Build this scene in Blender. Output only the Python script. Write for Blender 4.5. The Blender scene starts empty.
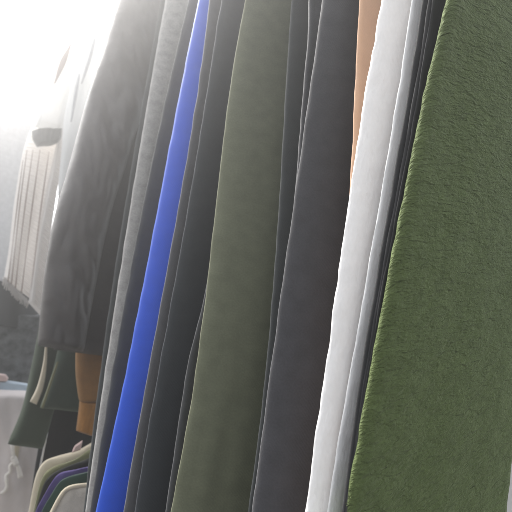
import bpy, math, random
import numpy as np
from mathutils import Vector, noise
R = math.radians
rnd = random.Random(7)
SC = bpy.context.scene
COL = SC.collection

# ------------------------------------------------------------------ camera
FPX = 443.0                       # focal length in 512-px units
PITCH, ROLL = R(12.5), R(8.0)
CAM = Vector((0, 0, 1.20))
F = Vector((0, math.cos(PITCH), math.sin(PITCH)))
R0 = Vector((1, 0, 0)); U0 = R0.cross(F)
RT = R0 * math.cos(ROLL) + U0 * math.sin(ROLL)
UP = -R0 * math.sin(ROLL) + U0 * math.cos(ROLL)
cd = bpy.data.cameras.new("camera"); cam = bpy.data.objects.new("camera", cd); COL.objects.link(cam)
from mathutils import Matrix
M4 = Matrix.Identity(4)
for i in range(3):
    M4[i][0] = RT[i]; M4[i][1] = UP[i]; M4[i][2] = -F[i]; M4[i][3] = CAM[i]
cam.matrix_world = M4
cd.sensor_width = 36; cd.sensor_fit = 'HORIZONTAL'
cd.lens = 36 * FPX / 512
cd.clip_start = 0.01; cd.clip_end = 500
cd.dof.use_dof = True; cd.dof.focus_distance = 0.44; cd.dof.aperture_fstop = 11
SC.camera = cam

AZ = R(35)
D = Vector((-math.sin(AZ), math.cos(AZ), 0))     # along the rail, away from us
G = Vector((math.cos(AZ), math.sin(AZ), 0))      # across the rail, into the rack

def ray(u, v):
    return (RT * (u - 256) + UP * (256 - v) + F * FPX)
def on_front(u, v, h):            # where the front plane of the rack is met: (along rail, height)
    d = ray(u, v); t = h / max(d.dot(G), 1e-4); p = d * t
    return p.dot(D), p.z + CAM.z
def on_cross(u, v, s):            # a plane across the rail, s metres along: (across, height)
    d = ray(u, v); t = s / d.dot(D); p = d * t
    return p.dot(G), p.z + CAM.z
def W3(s, g, z):
    return Vector((D.x * s + G.x * g, D.y * s + G.y * g, z))

# ------------------------------------------------------------------ helpers
def herm(pts, x):
    """smooth interpolation of (x,y) pts sorted by x, softened linear extrapolation"""
    n = len(pts)
    def m(i):
        a = pts[max(i - 1, 0)]; b = pts[min(i + 1, n - 1)]
        return (b[1] - a[1]) / (b[0] - a[0])
    if x <= pts[0][0]: return pts[0][1] + 0.6 * m(0) * (x - pts[0][0])
    if x >= pts[-1][0]: return pts[-1][1] + 0.6 * m(n - 1) * (x - pts[-1][0])
    for i in range(n - 1):
        x0, y0 = pts[i]; x1, y1 = pts[i + 1]
        if x <= x1:
            h = x1 - x0; t = (x - x0) / h
            return ((2*t**3 - 3*t*t + 1) * y0 + (t**3 - 2*t*t + t) * h * m(i)
                    + (-2*t**3 + 3*t*t) * y1 + (t**3 - t*t) * h * m(i + 1))
def nz(x, y, z): return noise.noise(Vector((x, y, z)))

def link(name, verts, faces, mat, parent=None, uvs=None, smooth=True):
    me = bpy.data.meshes.new(name); me.from_pydata([tuple(v) for v in verts], [], faces)
    if uvs:
        ul = me.uv_layers.new(name="UVMap")
        for lp in me.loops: ul.data[lp.index].uv = uvs[lp.vertex_index]
    if smooth:
        for p in me.polygons: p.use_smooth = True
    if mat: me.materials.append(mat)
    o = bpy.data.objects.new(name, me); COL.objects.link(o)
    if parent:
        o.parent = parent; o.matrix_parent_inverse = Matrix.Translation(-parent.location)
    return o
def tag(o, label=None, cat=None, group=None, kind=None):
    if label: o['label'] = label
    if cat: o['category'] = cat
    if group: o['group'] = group
    if kind: o['kind'] = kind
    return o
def thing(name, label, cat, loc, group=None):
    o = bpy.data.objects.new(name, None); o.empty_display_size = 0.05
    COL.objects.link(o); o.location = loc
    return tag(o, label, cat, group)

# ------------------------------------------------------------------ materials
def fabric(name, col, rough=0.85, sheen=0.25, weave=900, wb=0.12, slub=0.12, transl=0.0, tint=None,
           spec=0.25, bump_noise=0.2, nscale=60, coat=0.0, stretch=(1, 1)):
    m = bpy.data.materials.new(name); m.use_nodes = True
    nt = m.node_tree; N = nt.nodes; L = nt.links; N.clear()
    out = N.new("ShaderNodeOutputMaterial"); bs = N.new("ShaderNodeBsdfPrincipled")
    uv = N.new("ShaderNodeUVMap"); uv.uv_map = "UVMap"
    mp = N.new("ShaderNodeMapping"); mp.inputs['Scale'].default_value = (stretch[0], stretch[1], 1)
    L.new(uv.outputs[0], mp.inputs[0])
    n1 = N.new("ShaderNodeTexNoise"); n1.inputs['Scale'].default_value = nscale; n1.inputs['Detail'].default_value = 6
    n2 = N.new("ShaderNodeTexNoise"); n2.inputs['Scale'].default_value = weave * .45; n2.inputs['Detail'].default_value = 3
    L.new(mp.outputs[0], n1.inputs[0]); L.new(mp.outputs[0], n2.inputs[0])
    wv = N.new("ShaderNodeTexWave"); wv.wave_type = 'BANDS'; wv.bands_direction = 'DIAGONAL'
    wv.inputs['Scale'].default_value = weave / 6; wv.inputs['Distortion'].default_value = 2.5
    wv.inputs['Detail'].default_value = 1.5
    L.new(mp.outputs[0], wv.inputs[0])
    add = N.new("ShaderNodeMath"); add.operation = 'ADD'
    L.new(n1.outputs[0], add.inputs[0]); L.new(n2.outputs[0], add.inputs[1])
    mr = N.new("ShaderNodeMapRange"); mr.inputs['From Min'].default_value = .7; mr.inputs['From Max'].default_value = 1.3
    mr.inputs['To Min'].default_value = 1 - slub; mr.inputs['To Max'].default_value = 1 + slub
    L.new(add.outputs[0], mr.inputs[0])
    mul = N.new("ShaderNodeMix"); mul.data_type = 'RGBA'; mul.blend_type = 'MULTIPLY'; mul.inputs[0].default_value = 1
    mul.inputs[6].default_value = (*col, 1)
    L.new(mr.outputs[0], mul.inputs[7])
    L.new(mul.outputs[2], bs.inputs['Base Color'])
    bs.inputs['Roughness'].default_value = rough
    bs.inputs['Specular IOR Level'].default_value = spec
    bs.inputs['Sheen Weight'].default_value = sheen; bs.inputs['Sheen Roughness'].default_value = .45
    if tint: bs.inputs['Sheen Tint'].default_value = (*tint, 1)
    bs.inputs['Coat Weight'].default_value = coat; bs.inputs['Coat Roughness'].default_value = .3
    b1 = N.new("ShaderNodeBump"); b1.inputs['Strength'].default_value = wb; b1.inputs['Distance'].default_value = .0006
    b2 = N.new("ShaderNodeBump"); b2.inputs['Strength'].default_value = bump_noise; b2.inputs['Distance'].default_value = .004
    ad2 = N.new("ShaderNodeMath"); ad2.operation = 'ADD'
    L.new(wv.outputs[1], ad2.inputs[0]); L.new(n2.outputs[0], ad2.inputs[1])
    L.new(n1.outputs[0], b2.inputs['Height']); L.new(ad2.outputs[0], b1.inputs['Height'])
    L.new(b2.outputs[0], b1.inputs['Normal']); L.new(b1.outputs[0], bs.inputs['Normal'])
    if transl > 0:
        tr = N.new("ShaderNodeBsdfTranslucent"); tr.inputs[0].default_value = (*[min(1, c * 1.05) for c in col], 1)
        mx = N.new("ShaderNodeMixShader"); mx.inputs[0].default_value = transl
        L.new(bs.outputs[0], mx.inputs[1]); L.new(tr.outputs[0], mx.inputs[2]); L.new(mx.outputs[0], out.inputs[0])
    else:
        L.new(bs.outputs[0], out.inputs[0])
    return m
def plain(name, col, rough=.6, metal=0.0):
    m = bpy.data.materials.new(name); m.use_nodes = True
    N = m.node_tree.nodes; b = N['Principled BSDF']; L = m.node_tree.links
    tc = N.new("ShaderNodeTexCoord"); n = N.new("ShaderNodeTexNoise"); n.inputs['Scale'].default_value = 30; n.inputs['Detail'].default_value = 5
    L.new(tc.outputs['Object'], n.inputs[0])
    mr = N.new("ShaderNodeMapRange"); mr.inputs['To Min'].default_value = .8; mr.inputs['To Max'].default_value = 1.2
    L.new(n.outputs[0], mr.inputs[0])
    mul = N.new("ShaderNodeMix"); mul.data_type = 'RGBA'; mul.blend_type = 'MULTIPLY'; mul.inputs[0].default_value = 1
    mul.inputs[6].default_value = (*col, 1); L.new(mr.outputs[0], mul.inputs[7]); L.new(mul.outputs[2], b.inputs['Base Color'])
    b.inputs['Roughness'].default_value = rough; b.inputs['Metallic'].default_value = metal
    return m

MAT = dict(
    
    black=fabric('black_twill', (.032, .032, .033), sheen=.02, spec=.1),
    white=fabric('white_cotton', (.82, .82, .82), sheen=.1, slub=.05, transl=.4, bump_noise=.8, nscale=110, wb=.25, weave=700, stretch=(1, .6)),
    tan=fabric('tan_cotton', (.64, .41, .27), slub=.05, transl=.15),
    charcoal=fabric('charcoal_twill', (.046, .046, .050), sheen=.2, weave=1100, wb=.16, slub=.2),
    slate=fabric('slate_cotton', (.050, .054, .054), sheen=.06),
    olive=fabric('olive_twill', (.135, .143, .092), sheen=.2, tint=(1, .95, .75), weave=1000, wb=.12, slub=.16),
    grey_dark=fabric('dark_grey_jersey', (.054, .056, .058), sheen=.12),
    rim_lit=fabric('rim_lit_twill', (.082, .083, .088), sheen=.2),  # rim light along the fold, put into a lighter grey
    navy=fabric('blue_black_cotton', (.034, .038, .042), sheen=.12, tint=(.8, .85, 1)),
    blue=fabric('royal_blue_satin', (.012, .072, .52), rough=.55, sheen=.2, tint=(.5, .75, 1), spec=.35, slub=.05, wb=.1, bump_noise=.08),
    grey=fabric('heather_grey_jersey', (.30, .29, .275), sheen=.6, slub=.3, weave=700, transl=.1),
    leather=fabric('dark_brown_leather', (.026, .021, .020), rough=.48, sheen=.03, spec=.45, slub=.25, bump_noise=.75, nscale=28, wb=.2),
    dgreen=fabric('dark_green_wool', (.030, .042, .026), sheen=.15, tint=(.9, 1, .8)),
    dgreen2=fabric('bottle_green_wool', (.026, .040, .028), sheen=.15, tint=(.9, 1, .8)),
    cream=fabric('cream_jersey', (.60, .53, .40), sheen=.3, slub=.06, transl=.1),
    brown=fabric('camel_brown_knit', (.20, .098, .030), sheen=.2, slub=.2, tint=(1, .85, .6)),
    brown2=fabric('camel_rib', (.26, .12, .030), sheen=.2, slub=.3, stretch=(2.5, .4), bump_noise=.6),
    coal=fabric('black_cotton', (.010, .011, .011), sheen=.05),
    sage=fabric('sage_jersey', (.15, .15, .075), sheen=.3),
    purple=fabric('purple_jersey', (.070, .050, .16), sheen=.4, tint=(.8, .75, 1)),
    forest=fabric('forest_green_jersey', (.012, .036, .026), sheen=.3),
    knit=fabric('cream_knit', (.55, .50, .43), sheen=.3, slub=.15),
    pale=fabric('pale_pink_grey_fleece', (.66, .60, .57), sheen=.3, slub=.06, nscale=25),
    cord=fabric('white_cord', (.78, .73, .66), sheen=.2),
    sky_blue=fabric('pale_blue_cotton', (.42, .50, .56), sheen=.2),
    pink=fabric('pale_pink_cotton', (.60, .44, .40), sheen=.2),
    pattern=fabric('black_mottled_print', (.085, .088, .088), slub=1.0, nscale=38, bump_noise=.5),
    bag=fabric('black_nylon', (.026, .027, .028), rough=.42, spec=.5, sheen=.15, bump_noise=.25, nscale=14),
    rib=fabric('white_rib_knit', (.80, .77, .74), sheen=.3, transl=.5, slub=.08),
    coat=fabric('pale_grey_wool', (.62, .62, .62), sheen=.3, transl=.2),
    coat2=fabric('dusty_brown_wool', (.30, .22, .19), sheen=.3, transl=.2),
    linen=fabric('white_linen', (.80, .80, .79), sheen=.2, slub=.03, transl=.6),
    grey_col=fabric('mid_grey_wool', (.13, .125, .115), sheen=.3),
    steel=plain('galvanised_steel', (.45, .45, .46), .35, 1.0),
    metal=plain('zip_metal', (.7, .7, .7), .25, 1.0),
    ground=plain('asphalt', (.11, .11, .11), .9),
)

# ------------------------------------------------------------------ cloth builders
ZTOP = 2.07
def leg(name, edge, h, width, T, mat, parent, seed, ang=0.0, z0=0.55, z1=ZTOP, rip=.003, ripf=18, er=None,
        jit=0.0, dz=.009, nu=46, soff=0.0, belly=0.0, goff=0.0, fit=3, bend=0.0, blen=.04):
    """a flattened cloth tube hanging from the rail: 'edge' is its leading fold, seen in the photograph;
       the cloth runs back from there into the rack for 'width' metres"""
    pts = sorted([(z, s) for s, z in (on_front(u, v, h) for u, v in edge)])
    if fit and len(pts) > fit + 1:      # a hanging edge is smooth: fit a low-order curve
        zs = np.array([p[0] for p in pts]); zc = zs.mean()
        cf = np.polyfit(zs - zc, np.array([p[1] for p in pts]), fit)
        pts = [(z, float(np.polyval(cf, z - zc))) for z in np.linspace(zs.min(), zs.max(), 14)]
    er = er or T * 1.6
    sm = herm(pts, 1.2)
    ca, sa = math.cos(R(ang)), math.sin(R(ang))
    rows = int((z1 - z0) / dz); verts, uvs, faces = [], [], []
    us = [(i / nu) ** 1.7 for i in range(nu + 1)]
    def th(u):
        x = u * width
        t = math.sqrt(max(0, 1 - (1 - min(x / er, 1)) ** 2))
        y = (1 - u) * width
        t *= math.sqrt(max(0, 1 - (1 - min(y / er, 1)) ** 2))
        return T * t
    loop = [(u, 1) for u in us] + [(u, -1) for u in reversed(us[1:-1])]
    n = len(loop)
    for r in range(rows + 1):
        z = z0 + (z1 - z0) * r / rows
        s0 = herm(pts, z) + soff
        eg = h + goff + jit * nz(z * 90, seed, 3.3) + .0012 * nz(z * 25, seed, 9)
        for k, (u, sg) in enumerate(loop):
            x = u * width
            w = sg * th(u)
            fade = min(1, x / .03)
            # long hanging folds, mostly vertical, plus small handling creases
            w += rip * fade * (nz(x * ripf, z * 2.0, sm * 5) + .35 * nz(x * ripf * 2.3, z * 6, sm * 9) + .10 * nz(x * 60, z * 45, seed + 8))
            w += belly * math.sin(min(1, u * 1.2) * math.pi) * (1 if sg > 0 else .3)
            w += .0007 * nz(x * 30, z * 60, seed + 2)
            g = eg + x * ca; s = s0 + x * sa - w - bend * (1 - math.exp(-x / blen)) * (1 + .25 * nz(z * 3, sm * 20, 1))
            verts.append(W3(s, g, z)); uvs.append((sg * (x + 1.2 * th(u)), z))
    for r in range(rows):
        for k in range(n):
            a = r * n + k; b = r * n + (k + 1) % n
            faces.append((a, b, b + n, a + n))
    faces.append(tuple(range(n))[::-1]); faces.append(tuple(rows * n + k for k in range(n)))
    return link(name, verts, faces, MAT[mat], parent, uvs)

def resample(pl, n):
    """even arc-length samples of a pixel polyline, smoothed"""
    ds = [0]
    for a, b in zip(pl, pl[1:]): ds.append(ds[-1] + math.hypot(b[0] - a[0], b[1] - a[1]))
    xs = [(d, p[0]) for d, p in zip(ds, pl)]; ys = [(d, p[1]) for d, p in zip(ds, pl)]
    return [(herm(xs, ds[-1] * i / n), herm(ys, ds[-1] * i / n)) for i in range(n + 1)]
def panel(name, left, right, s, T, mat, parent, seed, rows=90, cols=36, rip=.006, ripf=20, e=.35, tilt=0.0, pw=2.0, wr=.0, yst=1.2, ribs=0.0, nrib=60):
    """a hanging cloth body on a plane across the rail: two outlines (left, right), a puffed section with folds"""
    Lp = [on_cross(u, v, s) for u, v in resample(left, rows)]
    Rp = [on_cross(u, v, s) for u, v in resample(right, rows)]
    verts, uvs, faces = [], [], []
    qs = [0.5 - 0.5 * math.cos(math.pi * i / cols) for i in range(cols + 1)]
    loop = [(q, 1) for q in qs] + [(q, -1) for q in reversed(qs[1:-1])]
    n = len(loop)
    for r in range(rows + 1):
        (gl, zl), (gr, zr) = Lp[r], Rp[r]
        wd = math.hypot(gr - gl, zr - zl)
        ecap = min(1.0, .25 + min(r, rows - r) / 3.0)
        for q, sg in loop:
            g = gl + (gr - gl) * q; z = zl + (zr - zl) * q
            prof = max(0, 1 - abs(2 * q - 1) ** (2 / e)) ** .5
            w = sg * min(T, wd * .5) * prof * ecap
            fd = min(1, prof * 1.2)
            w += rip * fd * (nz(g * ripf, z * yst, seed) + .4 * nz(g * ripf * 2.1, z * 5, seed + 4))
            if wr: w += wr * fd * (nz(g * 22 + z * 7, z * 7, seed + 7) + .7 * abs(nz(g * 38 + z * 12, z * 12 - g * 9, seed + 1)))
            if ribs and sg > 0: w += ribs * math.sin(r / rows * nrib * 2 * math.pi) * fd
            verts.append(W3(s - w + tilt * (g - gl), g, z)); uvs.append((g + (0 if sg > 0 else .7), z))
    for r in range(rows):
        for k in range(n):
            a = r * n + k; b = r * n + (k + 1) % n
            faces.append((a, a + n, b + n, b))
    faces.append(tuple(range(n))); faces.append(tuple(rows * n + k for k in range(n))[::-1])
    return link(name, verts, faces, MAT[mat], parent, uvs)
def tube(name, pts, rad, mat, parent=None, seg=10):
    verts, uvs, faces = [], [], []
    for i, p in enumerate(pts):
        a = pts[max(i - 1, 0)]; b = pts[min(i + 1, len(pts) - 1)]
        t = (b - a).normalized(); x = t.orthogonal().normalized() if i == 0 else (px - t * px.dot(t)).normalized()
        px = x; y = t.cross(x); rr = rad[i] if isinstance(rad, (list, tuple)) else rad
        for k in range(seg):
            q = 2 * math.pi * k / seg
            verts.append(p + (x * math.cos(q) + y * math.sin(q)) * rr); uvs.append((k / seg * .02, i * .01))
    for i in range(len(pts) - 1):
        for k in range(seg):
            a = i * seg + k; b = i * seg + (k + 1) % seg
            faces.append((a, b, b + seg, a + seg))
    faces.append(tuple(range(seg))[::-1]); faces.append(tuple((len(pts) - 1) * seg + k for k in range(seg)))
    return link(name, verts, faces, MAT[mat], parent, uvs)

# ------------------------------------------------------------------ the setting
gv = [(-40, -40, 0), (40, -40, 0), (40, 40, 0), (-40, 40, 0)]
tag(link('ground', gv, [(0, 1, 2, 3)], MAT['ground'], smooth=False), kind='structure')

H = .28
GRP = 'clothes packed side by side on the high rail'
def base(edge, h=H):
    s, z = on_front(*edge[len(edge) // 2], h); return W3(s, h, 0.55)
def garment(name, label, cat, legs, h=H, finish=True, **kw):
    """legs: list of dicts with edge + overrides"""
    t = thing(name, label, cat, base(legs[0]['edge'], h), GRP)
    out = []
    for i, l in enumerate(legs):
        a = dict(kw); a.update(l); nm = a.pop('part', 'leg'); e = a.pop('edge')
        out.append(leg(nm, e, a.pop('h', h), a.pop('width', .24), a.pop('T', .008), a.pop('mat'), t, **a))
    return t, out

def crinkle_material():
    m = fabric('green_brushed_flannel', (.088, .117, .040), sheen=.25, tint=(.7, .8, .45), wb=.0, slub=.2, nscale=70, bump_noise=.1)
    N = m.node_tree.nodes; L = m.node_tree.links
    b = next(n for n in N if n.type == 'BSDF_PRINCIPLED'); u = next(n for n in N if n.type == 'UVMAP')
    prev = b.inputs['Normal'].links[0].from_socket
    for sc, dist, sx, det in ((230, .0046, .30, 2.5), (600, .0018, .42, 2)):
        mp = N.new("ShaderNodeMapping"); mp.vector_type = 'TEXTURE'
        mp.inputs['Rotation'].default_value = (0, 0, R(16)); mp.inputs['Scale'].default_value = (1 / sx, 1, 1)
        t = N.new("ShaderNodeTexNoise"); t.inputs['Scale'].default_value = sc; t.inputs['Detail'].default_value = det
        t.inputs['Distortion'].default_value = .6
        L.new(u.outputs[0], mp.inputs[0]); L.new(mp.outputs[0], t.inputs[0])
        bp = N.new("ShaderNodeBump"); bp.inputs['Strength'].default_value = .9; bp.inputs['Distance'].default_value = dist
        L.new(t.outputs[0], bp.inputs['Height']); L.new(prev, bp.inputs['Normal']); prev = bp.outputs[0]
    L.new(prev, b.inputs['Normal'])
    return m
MAT['fleece'] = crinkle_material()
# ---- green flannel trousers, nearest
eA = [(448,0),(425,103),(398,230),(379,332),(362,430),(352,480),(345,512)]
tA, lA = garment('trousers', 'fuzzy moss green flannel trousers filling the right side, nearest to us', 'trousers',
    [dict(edge=eA, seed=1, T=.006, width=.250, rip=.005, ripf=9, jit=.0009, dz=.004, nu=70), dict(edge=eA, seed=2, soff=.008, width=.19, goff=.03, T=.003)], mat='fleece')
# nap: short fibres standing on the near face and the leading fold
def nap(obj, count, seed):
    rr = random.Random(seed); me = obj.data
    me.calc_loop_triangles()
    polys = [p for p in me.polygons if len(p.vertices) == 4 and CAM.z - .25 < p.center.z < CAM.z + .45
             and (p.normal.dot(-D) > -.3) and (p.center - CAM).dot(G) < H + .20]
    cum = []; a = 0
    for p in polys: a += p.area; cum.append(a)
    import bisect
    vs, fs, uv = [], [], []
    for i in range(count):
        p = polys[bisect.bisect(cum, rr.random() * a)]
        q = [me.vertices[k].co for k in p.vertices]; x, y = rr.random(), rr.random()
        c = q[0] * (1-x) * (1-y) + q[1] * x * (1-y) + q[2] * x * y + q[3] * (1-x) * y
        nrm = p.normal
        cl = nz(c.x * 170, c.y * 170, c.z * 230); fl = nz(c.x * 40, c.y * 40, c.z * 40 + 9)
        # brushed: the fibres lie down towards the hem and the leading fold, in tufts
        dirn = (-G * (.8 + .5 * fl) - Vector((0, 0, 1)) * (.42 + .5 * fl) + nrm * (.08 + .26 * max(0, cl + .1))
                + Vector((rr.gauss(0,.16), rr.gauss(0,.16), rr.gauss(0,.16)))).normalized()
        ln = rr.uniform(.0008, .0018) * (1 + .5 * cl); wd = dirn.cross(nrm)
        if wd.length < 1e-4: continue
        wd = wd.normalized() * rr.uniform(.00012, .00025)
        b = len(vs); c = c + nrm * .0001; mid = c + dirn * ln * .5 + nrm * ln * .10
        vs += [c - wd, c + wd, mid + wd * .8, mid - wd * .8, c + dirn * ln]
        r0 = rr.random() * .5 + .25 + .25 * cl
        uv += [(r0, rr.random())] * 5
        fs += [(b, b+1, b+2, b+3), (b+3, b+2, b+4)]
    return link('nap', vs, fs, MAT['nap'], tA, uv, smooth=False)
def nap_material():
    m = bpy.data.materials.new('green_nap_fibre'); m.use_nodes = True
    N = m.node_tree.nodes; L = m.node_tree.links; b = N['Principled BSDF']
    u = N.new("ShaderNodeUVMap"); u.uv_map = 'UVMap'; sx = N.new("ShaderNodeSeparateXYZ"); L.new(u.outputs[0], sx.inputs[0])
    cr = N.new("ShaderNodeValToRGB"); e = cr.color_ramp.elements
    e[0].position = .15; e[0].color = (.054, .074, .022, 1); e[1].position = .9; e[1].color = (.15, .185, .08, 1)
    k = cr.color_ramp.elements.new(.5); k.color = (.088, .117, .040, 1)
    L.new(sx.outputs[0], cr.inputs[0]); L.new(cr.outputs[0], b.inputs['Base Color']); b.inputs['Roughness'].default_value = .8
    b.inputs['Specular IOR Level'].default_value = .2
    return m
MAT['nap'] = nap_material()
nap(lA[0], 30000, 4)

# ---- black trousers with a stitched edge
eB = [(423,0),(409,103),(383,230),(370,332),(354,430),(346,490),(343,512)]
eB2 = [(429,0),(414.5,103),(388,230),(373.5,332),(357,430),(349,490),(346,512)]
eB3 = [(432.5,0),(418,103),(391,230),(376,332),(359,430),(351,490),(348,512)]
garment('trousers', 'thin strip of black trousers between the white and the fuzzy green cloth', 'trousers',
    [dict(edge=eB, seed=11, T=.003, width=.19), dict(edge=eB2, seed=12, T=.0022, width=.19, h=H+.001), dict(edge=eB3, part='stitched_seam', seed=13, T=.0012, width=.012, h=H+.0015)], mat='black', rip=.002)

# ---- white trousers
eC = [(382,0),(367,103),(354,157),(344,230),(333,330),(325,372),(316,450),(305,512)]
eC2 = [(412,0),(398,100),(374,230),(367,285),(359,330),(349,372),(339,450),(327,512)]
garment('trousers', 'bright white cotton trousers with a frayed edge and a second layer behind', 'trousers',
    [dict(edge=eC, bend=.012, blen=.03, seed=21, T=.004, jit=.0008, width=.26), dict(edge=eC2, seed=22, T=.002, width=.22, h=H+.008)], mat='white', dz=.005, rip=.002)

# ---- tan trousers
eD = [(360.6,0),(356,70),(353,140),(351,190),(347,260),(341,330),(327,430),(317,512)]
garment('trousers', 'sliver of tan orange cloth showing between charcoal and white at the top', 'trousers',
    [dict(edge=eD, seed=31, T=.003, h=H+.015, width=.17), dict(edge=eD, seed=32, T=.003, width=.12, soff=.006, goff=.09)], mat='tan', rip=.002)

# ---- charcoal trousers
eE = [(323,0),(317.5,45),(311,90),(303,140),(291,230),(278,330),(270,372),(264,430),(253,512)]
eE2 = [(312.5,0),(312,40),(308,80),(304,125),(298,230),(287,330),(279,372),(273,430),(263,512)]
garment('trousers', 'wide charcoal trousers left of the white ones, lit grey along their fold', 'trousers',
    [dict(edge=eE, bend=.024, blen=.045, seed=41, T=.018, er=.065), dict(edge=eE2, seed=42, T=.005, soff=.006, h=H+.012, fit=5)], mat='charcoal')

# ---- slate trousers
eS = [(292,0),(288,70),(283,140),(272,300),(261,430),(248,512)]
garment('trousers', 'dark slate trousers in the shadow between the olive and charcoal ones', 'trousers',
    [dict(edge=eS, seed=51, T=.012, er=.06, h=H+.035), dict(edge=eS, seed=52, T=.004, soff=.012, goff=.13)], mat='slate')

# ---- olive trousers
eF = [(246,0),(234.5,60),(227,113),(220,170),(217,200),(210,266),(200,342),(186,430),(171,512)]
garment('trousers', 'smooth olive twill trousers with a pale lit edge, in the middle', 'trousers',
    [dict(edge=eF, bend=.055, blen=.09, seed=61, T=.005, er=.012), dict(edge=eF, seed=62, T=.004, soff=.010, goff=.05)], mat='olive')

# ---- dark grey trousers peeping out left of the olive
eG = [(249,0),(237,60),(229.5,113),(219,200),(207,285),(197,330),(189,360),(181,410),(166,512)]
garment('trousers', 'dark grey trousers whose edge bulges out low beside the olive ones', 'trousers',
    [dict(edge=eG, seed=71, T=.005, h=H+.012, fit=0), dict(edge=eG, seed=72, T=.004, soff=.012, goff=.06, fit=0)], mat='grey_dark')

# ---- blue-black trousers, their backlit edge coloured in as a lighter grey layer
eH = [(210,0),(203,50),(197,100),(180,200),(169,266),(152,350),(143,400),(124,512)]
eH2 = [(222,0),(212.5,50),(208,100),(188,200),(178,266),(165,350),(152,400),(135,512)]
tH, _ = garment('trousers', 'blue black trousers with a backlit edge coloured grey, right of the royal blue ones', 'trousers',
    [dict(edge=eH2, bend=.015, blen=.05, seed=81, T=.006, er=.014, mat='navy', fit=5), dict(edge=eH, seed=82, T=.007, er=.016, mat='rim_lit')])

# ---- royal blue
eI = [(200,0),(187.6,50),(178,100),(161,200),(149,266),(130,350),(119,400),(97,512)]
garment('trousers', 'royal blue smooth trousers, the only bright blue strip', 'trousers',
    [dict(edge=eI, bend=.035, blen=.06, seed=91, T=.014, er=.03, rip=.003), dict(edge=eI, seed=92, T=.008, soff=.02, goff=.07)], mat='blue')

# ---- dark pair left of blue
eJ = [(189,0),(177,50),(166,100),(145,200),(130,266),(117,350),(108,400),(90,512)]
garment('trousers', 'dark grey trousers between the royal blue and the pale heather grey ones', 'trousers',
    [dict(edge=eJ, seed=101, T=.006), dict(edge=eJ, seed=102, T=.004, soff=.012, goff=.06)], mat='grey_dark')

# ---- heather grey
eK = [(165.7,0),(157,50),(148.6,100),(133,200),(118,266),(110,350),(103,400),(90,480),(85,512)]
garment('trousers', 'pale heather grey jersey trousers with bright edges beside the dark jacket', 'trousers',
    [dict(edge=eK, bend=.02, blen=.05, seed=111, T=.010, er=.02), dict(edge=eK, seed=112, T=.006, soff=.016, goff=.06)], mat='grey')

# ---- thin black pair
eL = [(161,0),(153,50),(143.5,100),(127,200),(113,266),(105,350),(98,400),(83,512)]
garment('trousers', 'thin black trousers edge between the heather grey ones and the leather jacket', 'trousers',
    [dict(edge=eL, seed=121, T=.005), dict(edge=eL, seed=122, T=.004, soff=.012, goff=.06)], mat='slate')

# ------------------------------------------------------------------ jackets further along the rail
def pthing(name, label, cat, px, s, group=None):
    g, z = on_cross(*px, s); return thing(name, label, cat, W3(s, g, z), group)
SJ = 1.12
t = pthing('jacket', 'long dark leather jacket with creased sleeve left of the heather grey strip', 'jacket', (60,345), SJ, GRP)
panel('body', [(150,-60),(128,0),(113,50),(99,100),(82,170),(70,215),(62,260),(58,300),(54,350)],
      [(270,-60),(250,0),(240,50),(225,100),(205,170),(190,215),(175,260),(165,300),(155,362)], SJ+.05, .035, 'leather', t, 201, rip=.012, ripf=9, wr=.004)
panel('sleeve', [(139,-60),(118,0),(103,50),(87,100),(68,170),(55,215),(47,260),(42,300),(38,346)],
      [(195,-60),(176,0),(160,50),(146,100),(124,170),(110,215),(100,260),(92,300),(83,352)], SJ-.02, .045, 'leather', t, 202, rip=.008, ripf=14, wr=.013, e=.8, rows=200, cols=50)

# green coat with a cream stripe, its neighbour, brown sleeve, black garment
SN = 1.42
t = pthing('coat', 'long dark green coat with a cream stripe hanging below the leather jacket', 'coat', (20,440), SN, GRP)
panel('body', [(70,200),(46,290),(38,335),(30,375),(22,410),(8,444)], [(120,200),(100,290),(85,335),(66,375),(54,410),(43,449)], SN, .03, 'dgreen', t, 211, rip=.010, ripf=14)
panel('stripe', [(46,340),(43,365),(37,388),(30,402)], [(47.5,340),(47,365),(43.5,388),(37,405)], SN-.05, .008, 'cream', t, 212, rows=30, cols=12, rip=.001)
SO = 1.34
t = pthing('jumper', 'bottle green jumper hem with a pale edge under the leather jacket', 'jumper', (60,405), SO, GRP)
panel('body', [(75,250),(62,330),(54,368),(47,390),(40,408)], [(140,250),(125,330),(116,368),(108,390),(100,414)], SO, .03, 'dgreen2', t, 221, rip=.008, ripf=16)
panel('hem_edge', [(57,362),(50,382),(41,408)], [(59,362),(52.5,382),(43.5,409)], SO-.028, .004, 'sage', t, 222, rows=24, cols=8, rip=.0)
SP = 1.24
t = pthing('jumper', 'camel brown knit jumper sleeve with ribbed cuff under the leather jacket', 'jumper', (90,436), SP, GRP)
panel('sleeve', [(82,250),(77,330),(76,372),(79,398),(80.5,403)], [(135,250),(122,330),(113,372),(107,398),(105,402)], SP, .03, 'brown', t, 231, rip=.006, e=.8, wr=.004)
panel('cuff', [(80,401),(79,412),(77.5,424),(76.5,431)], [(106,401),(105,412),(103,424),(101,439)], SP, .026, 'brown2', t, 232, rows=40, rip=.003, e=.8)
SQ = 1.50
t = pthing('jacket', 'black zipped jacket low behind the bottle green jumper and cream shirt', 'jacket', (60,480), SQ, GRP)
panel('body', [(66,330),(52,380),(44,415),(40,440),(35,470),(28,520)], [(150,330),(140,380),(132,415),(125,440),(120,470),(115,520)], SQ, .03, 'coal', t, 241, rip=.012, ripf=12)
z0_ = [(49,424),(47.5,432),(46,440),(43,455),(40,470)]
tube('zip', [W3(SQ-.035, *on_cross(u, v, SQ-.035)) for u, v in resample(z0_, 20)], [.003+.002*abs(nz(i*.7,1,1)) for i in range(21)], 'metal', t)

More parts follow.
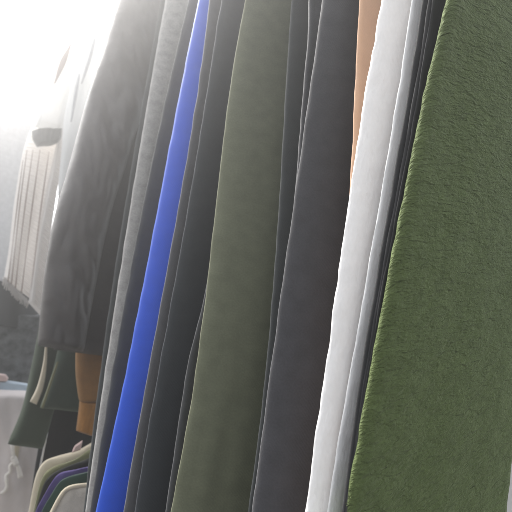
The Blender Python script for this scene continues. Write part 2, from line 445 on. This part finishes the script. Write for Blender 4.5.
# ------------------------------------------------------------------ shirts on the lower rail
GS = 'shirts on the lower rail'
def shirt(label, top, s, mat, seed, T=.010, trim=None):
    t = pthing('shirt', label, 'shirt', (80,512), s, GS)
    n = len(top)
    left = [(top[-1][0] - .25 * (700 - top[-1][1]), 700)] + list(reversed(top))
    left = list(reversed(left))       # from neck, over the shoulder, down the sleeve
    right = [(top[0][0] + 14 + i * 4, top[0][1] + 4 + i * (700 - top[0][1]) / n) for i in range(len(left))]
    panel('body', left, right, s, T, mat, t, seed, rows=110, rip=.006, ripf=18, e=.35, wr=.004)
    if trim:
        pts = [W3(s - T*.5, *on_cross(u, v, s - T*.5)) for u, v in resample(left, 60)]
        tube('seam', pts, .004, trim, t, 8)
    return t
shirt('cream shirt shoulder, hindmost of the five on the lower rail', [(104,436),(98,440),(89,445),(77,451),(57,456.5),(44.4,462),(36,476),(27,520)], 1.20, 'cream', 301, T=.013)
lb = bpy.data.objects['shirt']
panel('neck_label', [(75,446),(72,453)], [(83,440.5),(81,450)], 1.17, .004, 'pink', lb, 307, rows=12, cols=8, rip=.0)
shirt('sage green shirt just in front of the hindmost cream one', [(104,444),(98,446),(88,451),(75,460),(56,466),(46.5,472),(40,484),(32,520)], 1.15, 'sage', 302)
shirt('black shirt between the sage one and the purple edged one', [(104,455),(96,456),(86,460),(62,469),(53,474),(46,481),(42,490),(33,520)], 1.10, 'coal', 303)
shirt('dark purple shirt on the lower rail above the forest green one', [(104,463),(96,465),(89,467),(75,470),(62,472.5),(56,477),(48,489),(34,517)], 1.05, 'purple', 304, T=.007)
shirt('forest green shirt between the purple one and the nearest cream one', [(104,469),(96,470),(89,472),(75,475),(66,478),(60,482),(53,492),(40,517)], 1.02, 'forest', 305, T=.007)
shirt('nearest pale striped knit shirt at the bottom of the lower rail', [(104,483),(96,484),(89,485),(73,487),(66,490),(60.5,497),(52,513),(47,522)], .97, 'knit', 306, trim='cream')

# ------------------------------------------------------------------ things hanging at the far left
GL = 'clothes hanging at the far left'
SW = 1.75
t = pthing('cardigan', 'white ribbed open cardigan with fringed hem at the far left', 'cardigan', (25,300), SW, GL)
panel('body', [(48,60),(34,120),(24,150),(15,200),(9,250),(4,279)], [(76,60),(67,120),(60,150),(52,200),(45,250),(39,305)], SW, .03, 'rib', t, 401, rip=.012, ripf=24, ribs=.0022, nrib=60, rows=420)
panel('front_edge', [(72,60),(62,120),(53,160),(45,200),(37,250),(29,303)], [(78,60),(69,120),(64,150),(55,205),(48,255),(42,317)], SW-.04, .03, 'rib', t, 402, rip=.008, ripf=24, ribs=.0022, nrib=60, rows=420)
panel('button_band', [(62,120),(55,160),(43,220),(37,255),(31,303)], [(65,120),(58,160),(46,220),(40,255),(34,306)], SW-.085, .01, 'rib', t, 403, rip=.002)
panel('collar', [(32,131),(33,139),(38,147)], [(62,129),(61,139),(58,143)], SW-.11, .03, 'grey_col', t, 404, rows=30, rip=.02, ripf=30, wr=.01)
vs, fs, uvs = [], [], []
for i in range(34):
    f = i / 33; u = 4 + 25 * f + rnd.uniform(-.5, .5); v = 279 + 24 * f; ln = rnd.uniform(3, 9); dx = rnd.uniform(-2, .6)
    a = W3(SW-.02, *on_cross(u, v - 2, SW-.02)); b_ = W3(SW-.03, *on_cross(u + dx, v + ln, SW-.03)); x = G * rnd.uniform(.002, .005); y = D * .004
    k = len(vs); vs += [a-x, a-y, a+x, a+y, b_-x*.6, b_-y*.6, b_+x*.6, b_+y*.6]; uvs += [(q*.01, i*.03) for q in range(8)]
    fs += [(k+q, k+(q+1)%4, k+4+(q+1)%4, k+4+q) for q in range(4)] + [(k+4, k+5, k+6, k+7), (k+3, k+2, k+1, k)]
link('fringe', vs, fs, MAT['rib'], t, uvs)
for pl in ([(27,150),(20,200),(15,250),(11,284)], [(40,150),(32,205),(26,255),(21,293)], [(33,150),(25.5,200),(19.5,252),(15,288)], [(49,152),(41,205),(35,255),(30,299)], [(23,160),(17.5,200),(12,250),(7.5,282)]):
    panel('pleat_shade', pl, [(u + .9 + .4 * math.sin(v * .07), v) for u, v in pl], SW-.042, .004, 'coat2', t, 405, rows=40, cols=8, rip=.002)  # shade in the cardigan's gaps, put in as thin brown strips
t = pthing('coat', 'pale grey coat hanging behind the white cardigan', 'coat', (5,280), SW+.25, GL)
panel('body', [(-25,110),(-40,180),(-55,290)], [(37,118),(27,175),(8,285)], SW+.25, .04, 'coat', t, 411, rip=.02, ripf=12)
t = pthing('coat', 'dusty brown coat shoulder at the far left edge', 'coat', (0,200), SW+.4, GL)
panel('body', [(-45,150),(-60,200),(-65,290)], [(17,126),(10,150),(-6,290)], SW+.36, .04, 'coat2', t, 421, rip=.015, ripf=12)
SZ = 1.55
t = pthing('shirt', 'sunlit white linen shirt beside the leather jacket', 'shirt', (70,150), SZ, GL)
panel('body', [(96,-70),(88,20),(76,70),(66,110),(62,150),(58,195)], [(160,-70),(138,0),(120,60),(104,110),(95,150),(85,200)], SZ, .03, 'linen', t, 431, rip=.02, ripf=22)
t = pthing('shirt', 'sunlit white linen shirt above the ribbed cardigan', 'shirt', (50,130), SZ+.12, GL)
panel('body', [(60,-70),(52,0),(43,70),(35,128)], [(104,-70),(92,0),(78,70),(64,133)], SZ+.12, .03, 'linen', t, 441, rip=.02, ripf=22)

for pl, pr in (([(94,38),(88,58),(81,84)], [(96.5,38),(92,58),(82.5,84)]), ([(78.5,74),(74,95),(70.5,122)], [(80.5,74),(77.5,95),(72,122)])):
    panel('gap_shade', pl, pr, SZ-.035, .006, 'coat', t, 432, rows=24, cols=8, rip=.001)  # shaded gaps and folds of the white shirts, put in as grey strips
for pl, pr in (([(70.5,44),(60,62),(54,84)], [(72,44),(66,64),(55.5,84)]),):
    panel('gap_shade', pl, pr, SZ-.035, .006, 'coat2', t, 433, rows=24, cols=8, rip=.001)  # one more shaded gap, coloured in as a brown strip
t = pthing('bag', 'black nylon bag with rounded bottom under the cardigan hem', 'bag', (15,328), SW-.08, GL)
panel('body', [(-42,268),(-46,285),(-42,300),(-28,316),(-8,326)], [(38,292),(42,305),(41,318),(36,326),(20,331)], SW+.13, .07, 'bag', t, 451, rip=.012, ripf=8, e=.7)
t = pthing('skirt', 'black mottled print skirt hanging below the black bag', 'skirt', (10,385), SW+.1, GL)
panel('body', [(-45,310),(-48,345),(-50,382)], [(44,315),(38,350),(30,390)], SW+.1, .04, 'pattern', t, 461, rip=.02, ripf=14, wr=.006)
t = pthing('towel', 'pale blue folded cloth below the mottled skirt', 'cloth', (10,392), SW-.0, GL)
panel('body', [(-40,374),(-42,382),(-42,391)], [(30,384),(33,388),(34,393)], SW-.0, .035, 'sky_blue', t, 471, rows=24, rip=.008, wr=.004)
t = pthing('towel', 'pale pink folded cloth resting on the pale blue one', 'cloth', (0,380), SW-.02, GL)
panel('body', [(-30,370),(-31,375),(-30,380)], [(6,374.5),(8.5,378),(7,381.5)], SW-.02, .025, 'pink', t, 472, rows=24, rip=.004)
SD = 1.70
t = pthing('joggers', 'pale pinkish grey joggers with a tied white drawstring at bottom left', 'joggers', (15,512), SD, GL)
panel('body', [(-40,389),(-50,440),(-60,512),(-75,640)], [(52,392),(47,440),(43,512),(38,640)], SD, .045, 'pale', t, 481, rip=.024, ripf=12, rows=140, wr=.020)
SB = SD - .075
def tb(name, px, r, mat='cord'):
    return tube(name, [W3(SB + .006*nz(i*.3,2,2), *on_cross(u, v, SB)) for i, (u, v) in enumerate(resample(px, 24))], r, mat, t, 8)
panel('waist_tie', [(16,442),(14.5,450),(14,461)], [(20.5,442),(19.5,450),(17,462)], SB+.015, .008, 'cream', t, 482, rows=20, cols=10, rip=.001)
tb('drawstring', [(12.5,444),(13,452),(14.5,461),(10,466),(10.5,472),(6.5,476),(7,484),(6,490),(1,494)], [.0052+.003*nz(i*.5,4,4) for i in range(25)])
panel('bow_loop', [(15,462),(16.5,470),(18,479)], [(18,462),(21,469),(23.5,477)], SB, .008, 'cord', t, 483, rows=20, cols=10, rip=.002)
tb('knot', [(13.5,458),(15,461),(16.5,465)], .009)

t = pthing('shirt', 'dark grey shirt with a cream placket between the ribbed cardigan and leather jacket', 'shirt', (60,300), 1.62, GL)
panel('body', [(74,138),(66,158),(58,200),(48,260),(38,330)], [(110,138),(104,158),(95,200),(85,260),(75,330)], 1.62, .02, 'grey_dark', t, 491, rip=.008)
panel('placket', [(66,150),(63,165),(60.5,180)], [(69.5,150),(66,165),(62,180)], 1.59, .008, 'cream', t, 492, rows=20, cols=10, rip=.001)
# ------------------------------------------------------------------ steel rail the clothes hang from
t = thing('clothes_rail', 'galvanised steel clothes rail running along above the hanging clothes', 'clothes rail', W3(-.3, H+.14, 2.14))
tube('rail_tube', [W3(s, H+.14, 2.14) for s in (-.3, 0, .5, 1.0, 1.5)], .014, 'steel', t, 16)
for s, g in ((-.28, H+.14), (1.0, H+.2)):
    tube('upright', [W3(s, g, z) for z in (0, .7, 1.4, 2.127)], .014, 'steel', t, 16)

# ------------------------------------------------------------------ haze box, added to give the veil of lens glare
hz = [(-45,-45,-1),(45,-45,-1),(45,45,-1),(-45,45,-1),(-45,-45,2.35),(45,-45,2.35),(45,45,2.35),(-45,45,2.35)]
hf = [(0,3,2,1),(4,5,6,7),(0,1,5,4),(1,2,6,5),(2,3,7,6),(3,0,4,7)]
hm = bpy.data.materials.new('glare_haze'); hm.use_nodes = True
hn = hm.node_tree; hn.nodes.clear(); ho = hn.nodes.new("ShaderNodeOutputMaterial"); hv = hn.nodes.new("ShaderNodeVolumePrincipled")
hv.inputs['Color'].default_value = (.97, .97, .97, 1); hv.inputs['Density'].default_value = .115; hv.inputs['Anisotropy'].default_value = .83
hn.links.new(hv.outputs[0], ho.inputs['Volume'])
HAZE = True
if HAZE:
    o = link('glare_haze', hz, hf, hm, smooth=False); tag(o, kind='stuff')

# ------------------------------------------------------------------ light
w = bpy.data.worlds.new("World"); SC.world = w; w.use_nodes = True
nt = w.node_tree; bg = nt.nodes['Background']
sky = nt.nodes.new("ShaderNodeTexSky"); sky.sky_type = 'NISHITA'; sky.sun_disc = False
EL, SAZ = R(48), R(-52)          # sun high to the left, beyond the clothes
sky.sun_elevation = EL; sky.sun_rotation = SAZ
sky.air_density = 1.0; sky.dust_density = 4.0; sky.ozone_density = 1.0
hs = nt.nodes.new('ShaderNodeHueSaturation'); hs.inputs['Saturation'].default_value = .27   # overcast, greyer than a clear sky
nt.links.new(sky.outputs[0], hs.inputs['Color']); nt.links.new(hs.outputs[0], bg.inputs[0]); bg.inputs[1].default_value = .12
sl = bpy.data.lights.new("sun", 'SUN'); sl.energy = 1.5; sl.angle = R(12); sl.color = (1, .96, .9)
so = bpy.data.objects.new("sun", sl); COL.objects.link(so)
sd = Vector((math.sin(SAZ) * math.cos(EL), math.cos(SAZ) * math.cos(EL), math.sin(EL)))
so.rotation_euler = sd.to_track_quat('Z', 'Y').to_euler(); so.location = (-3, 4, 6)

SC.view_settings.view_transform = 'Standard'; SC.view_settings.look = 'None'
SC.view_settings.gamma = 1; SC.view_settings.exposure = 2.05
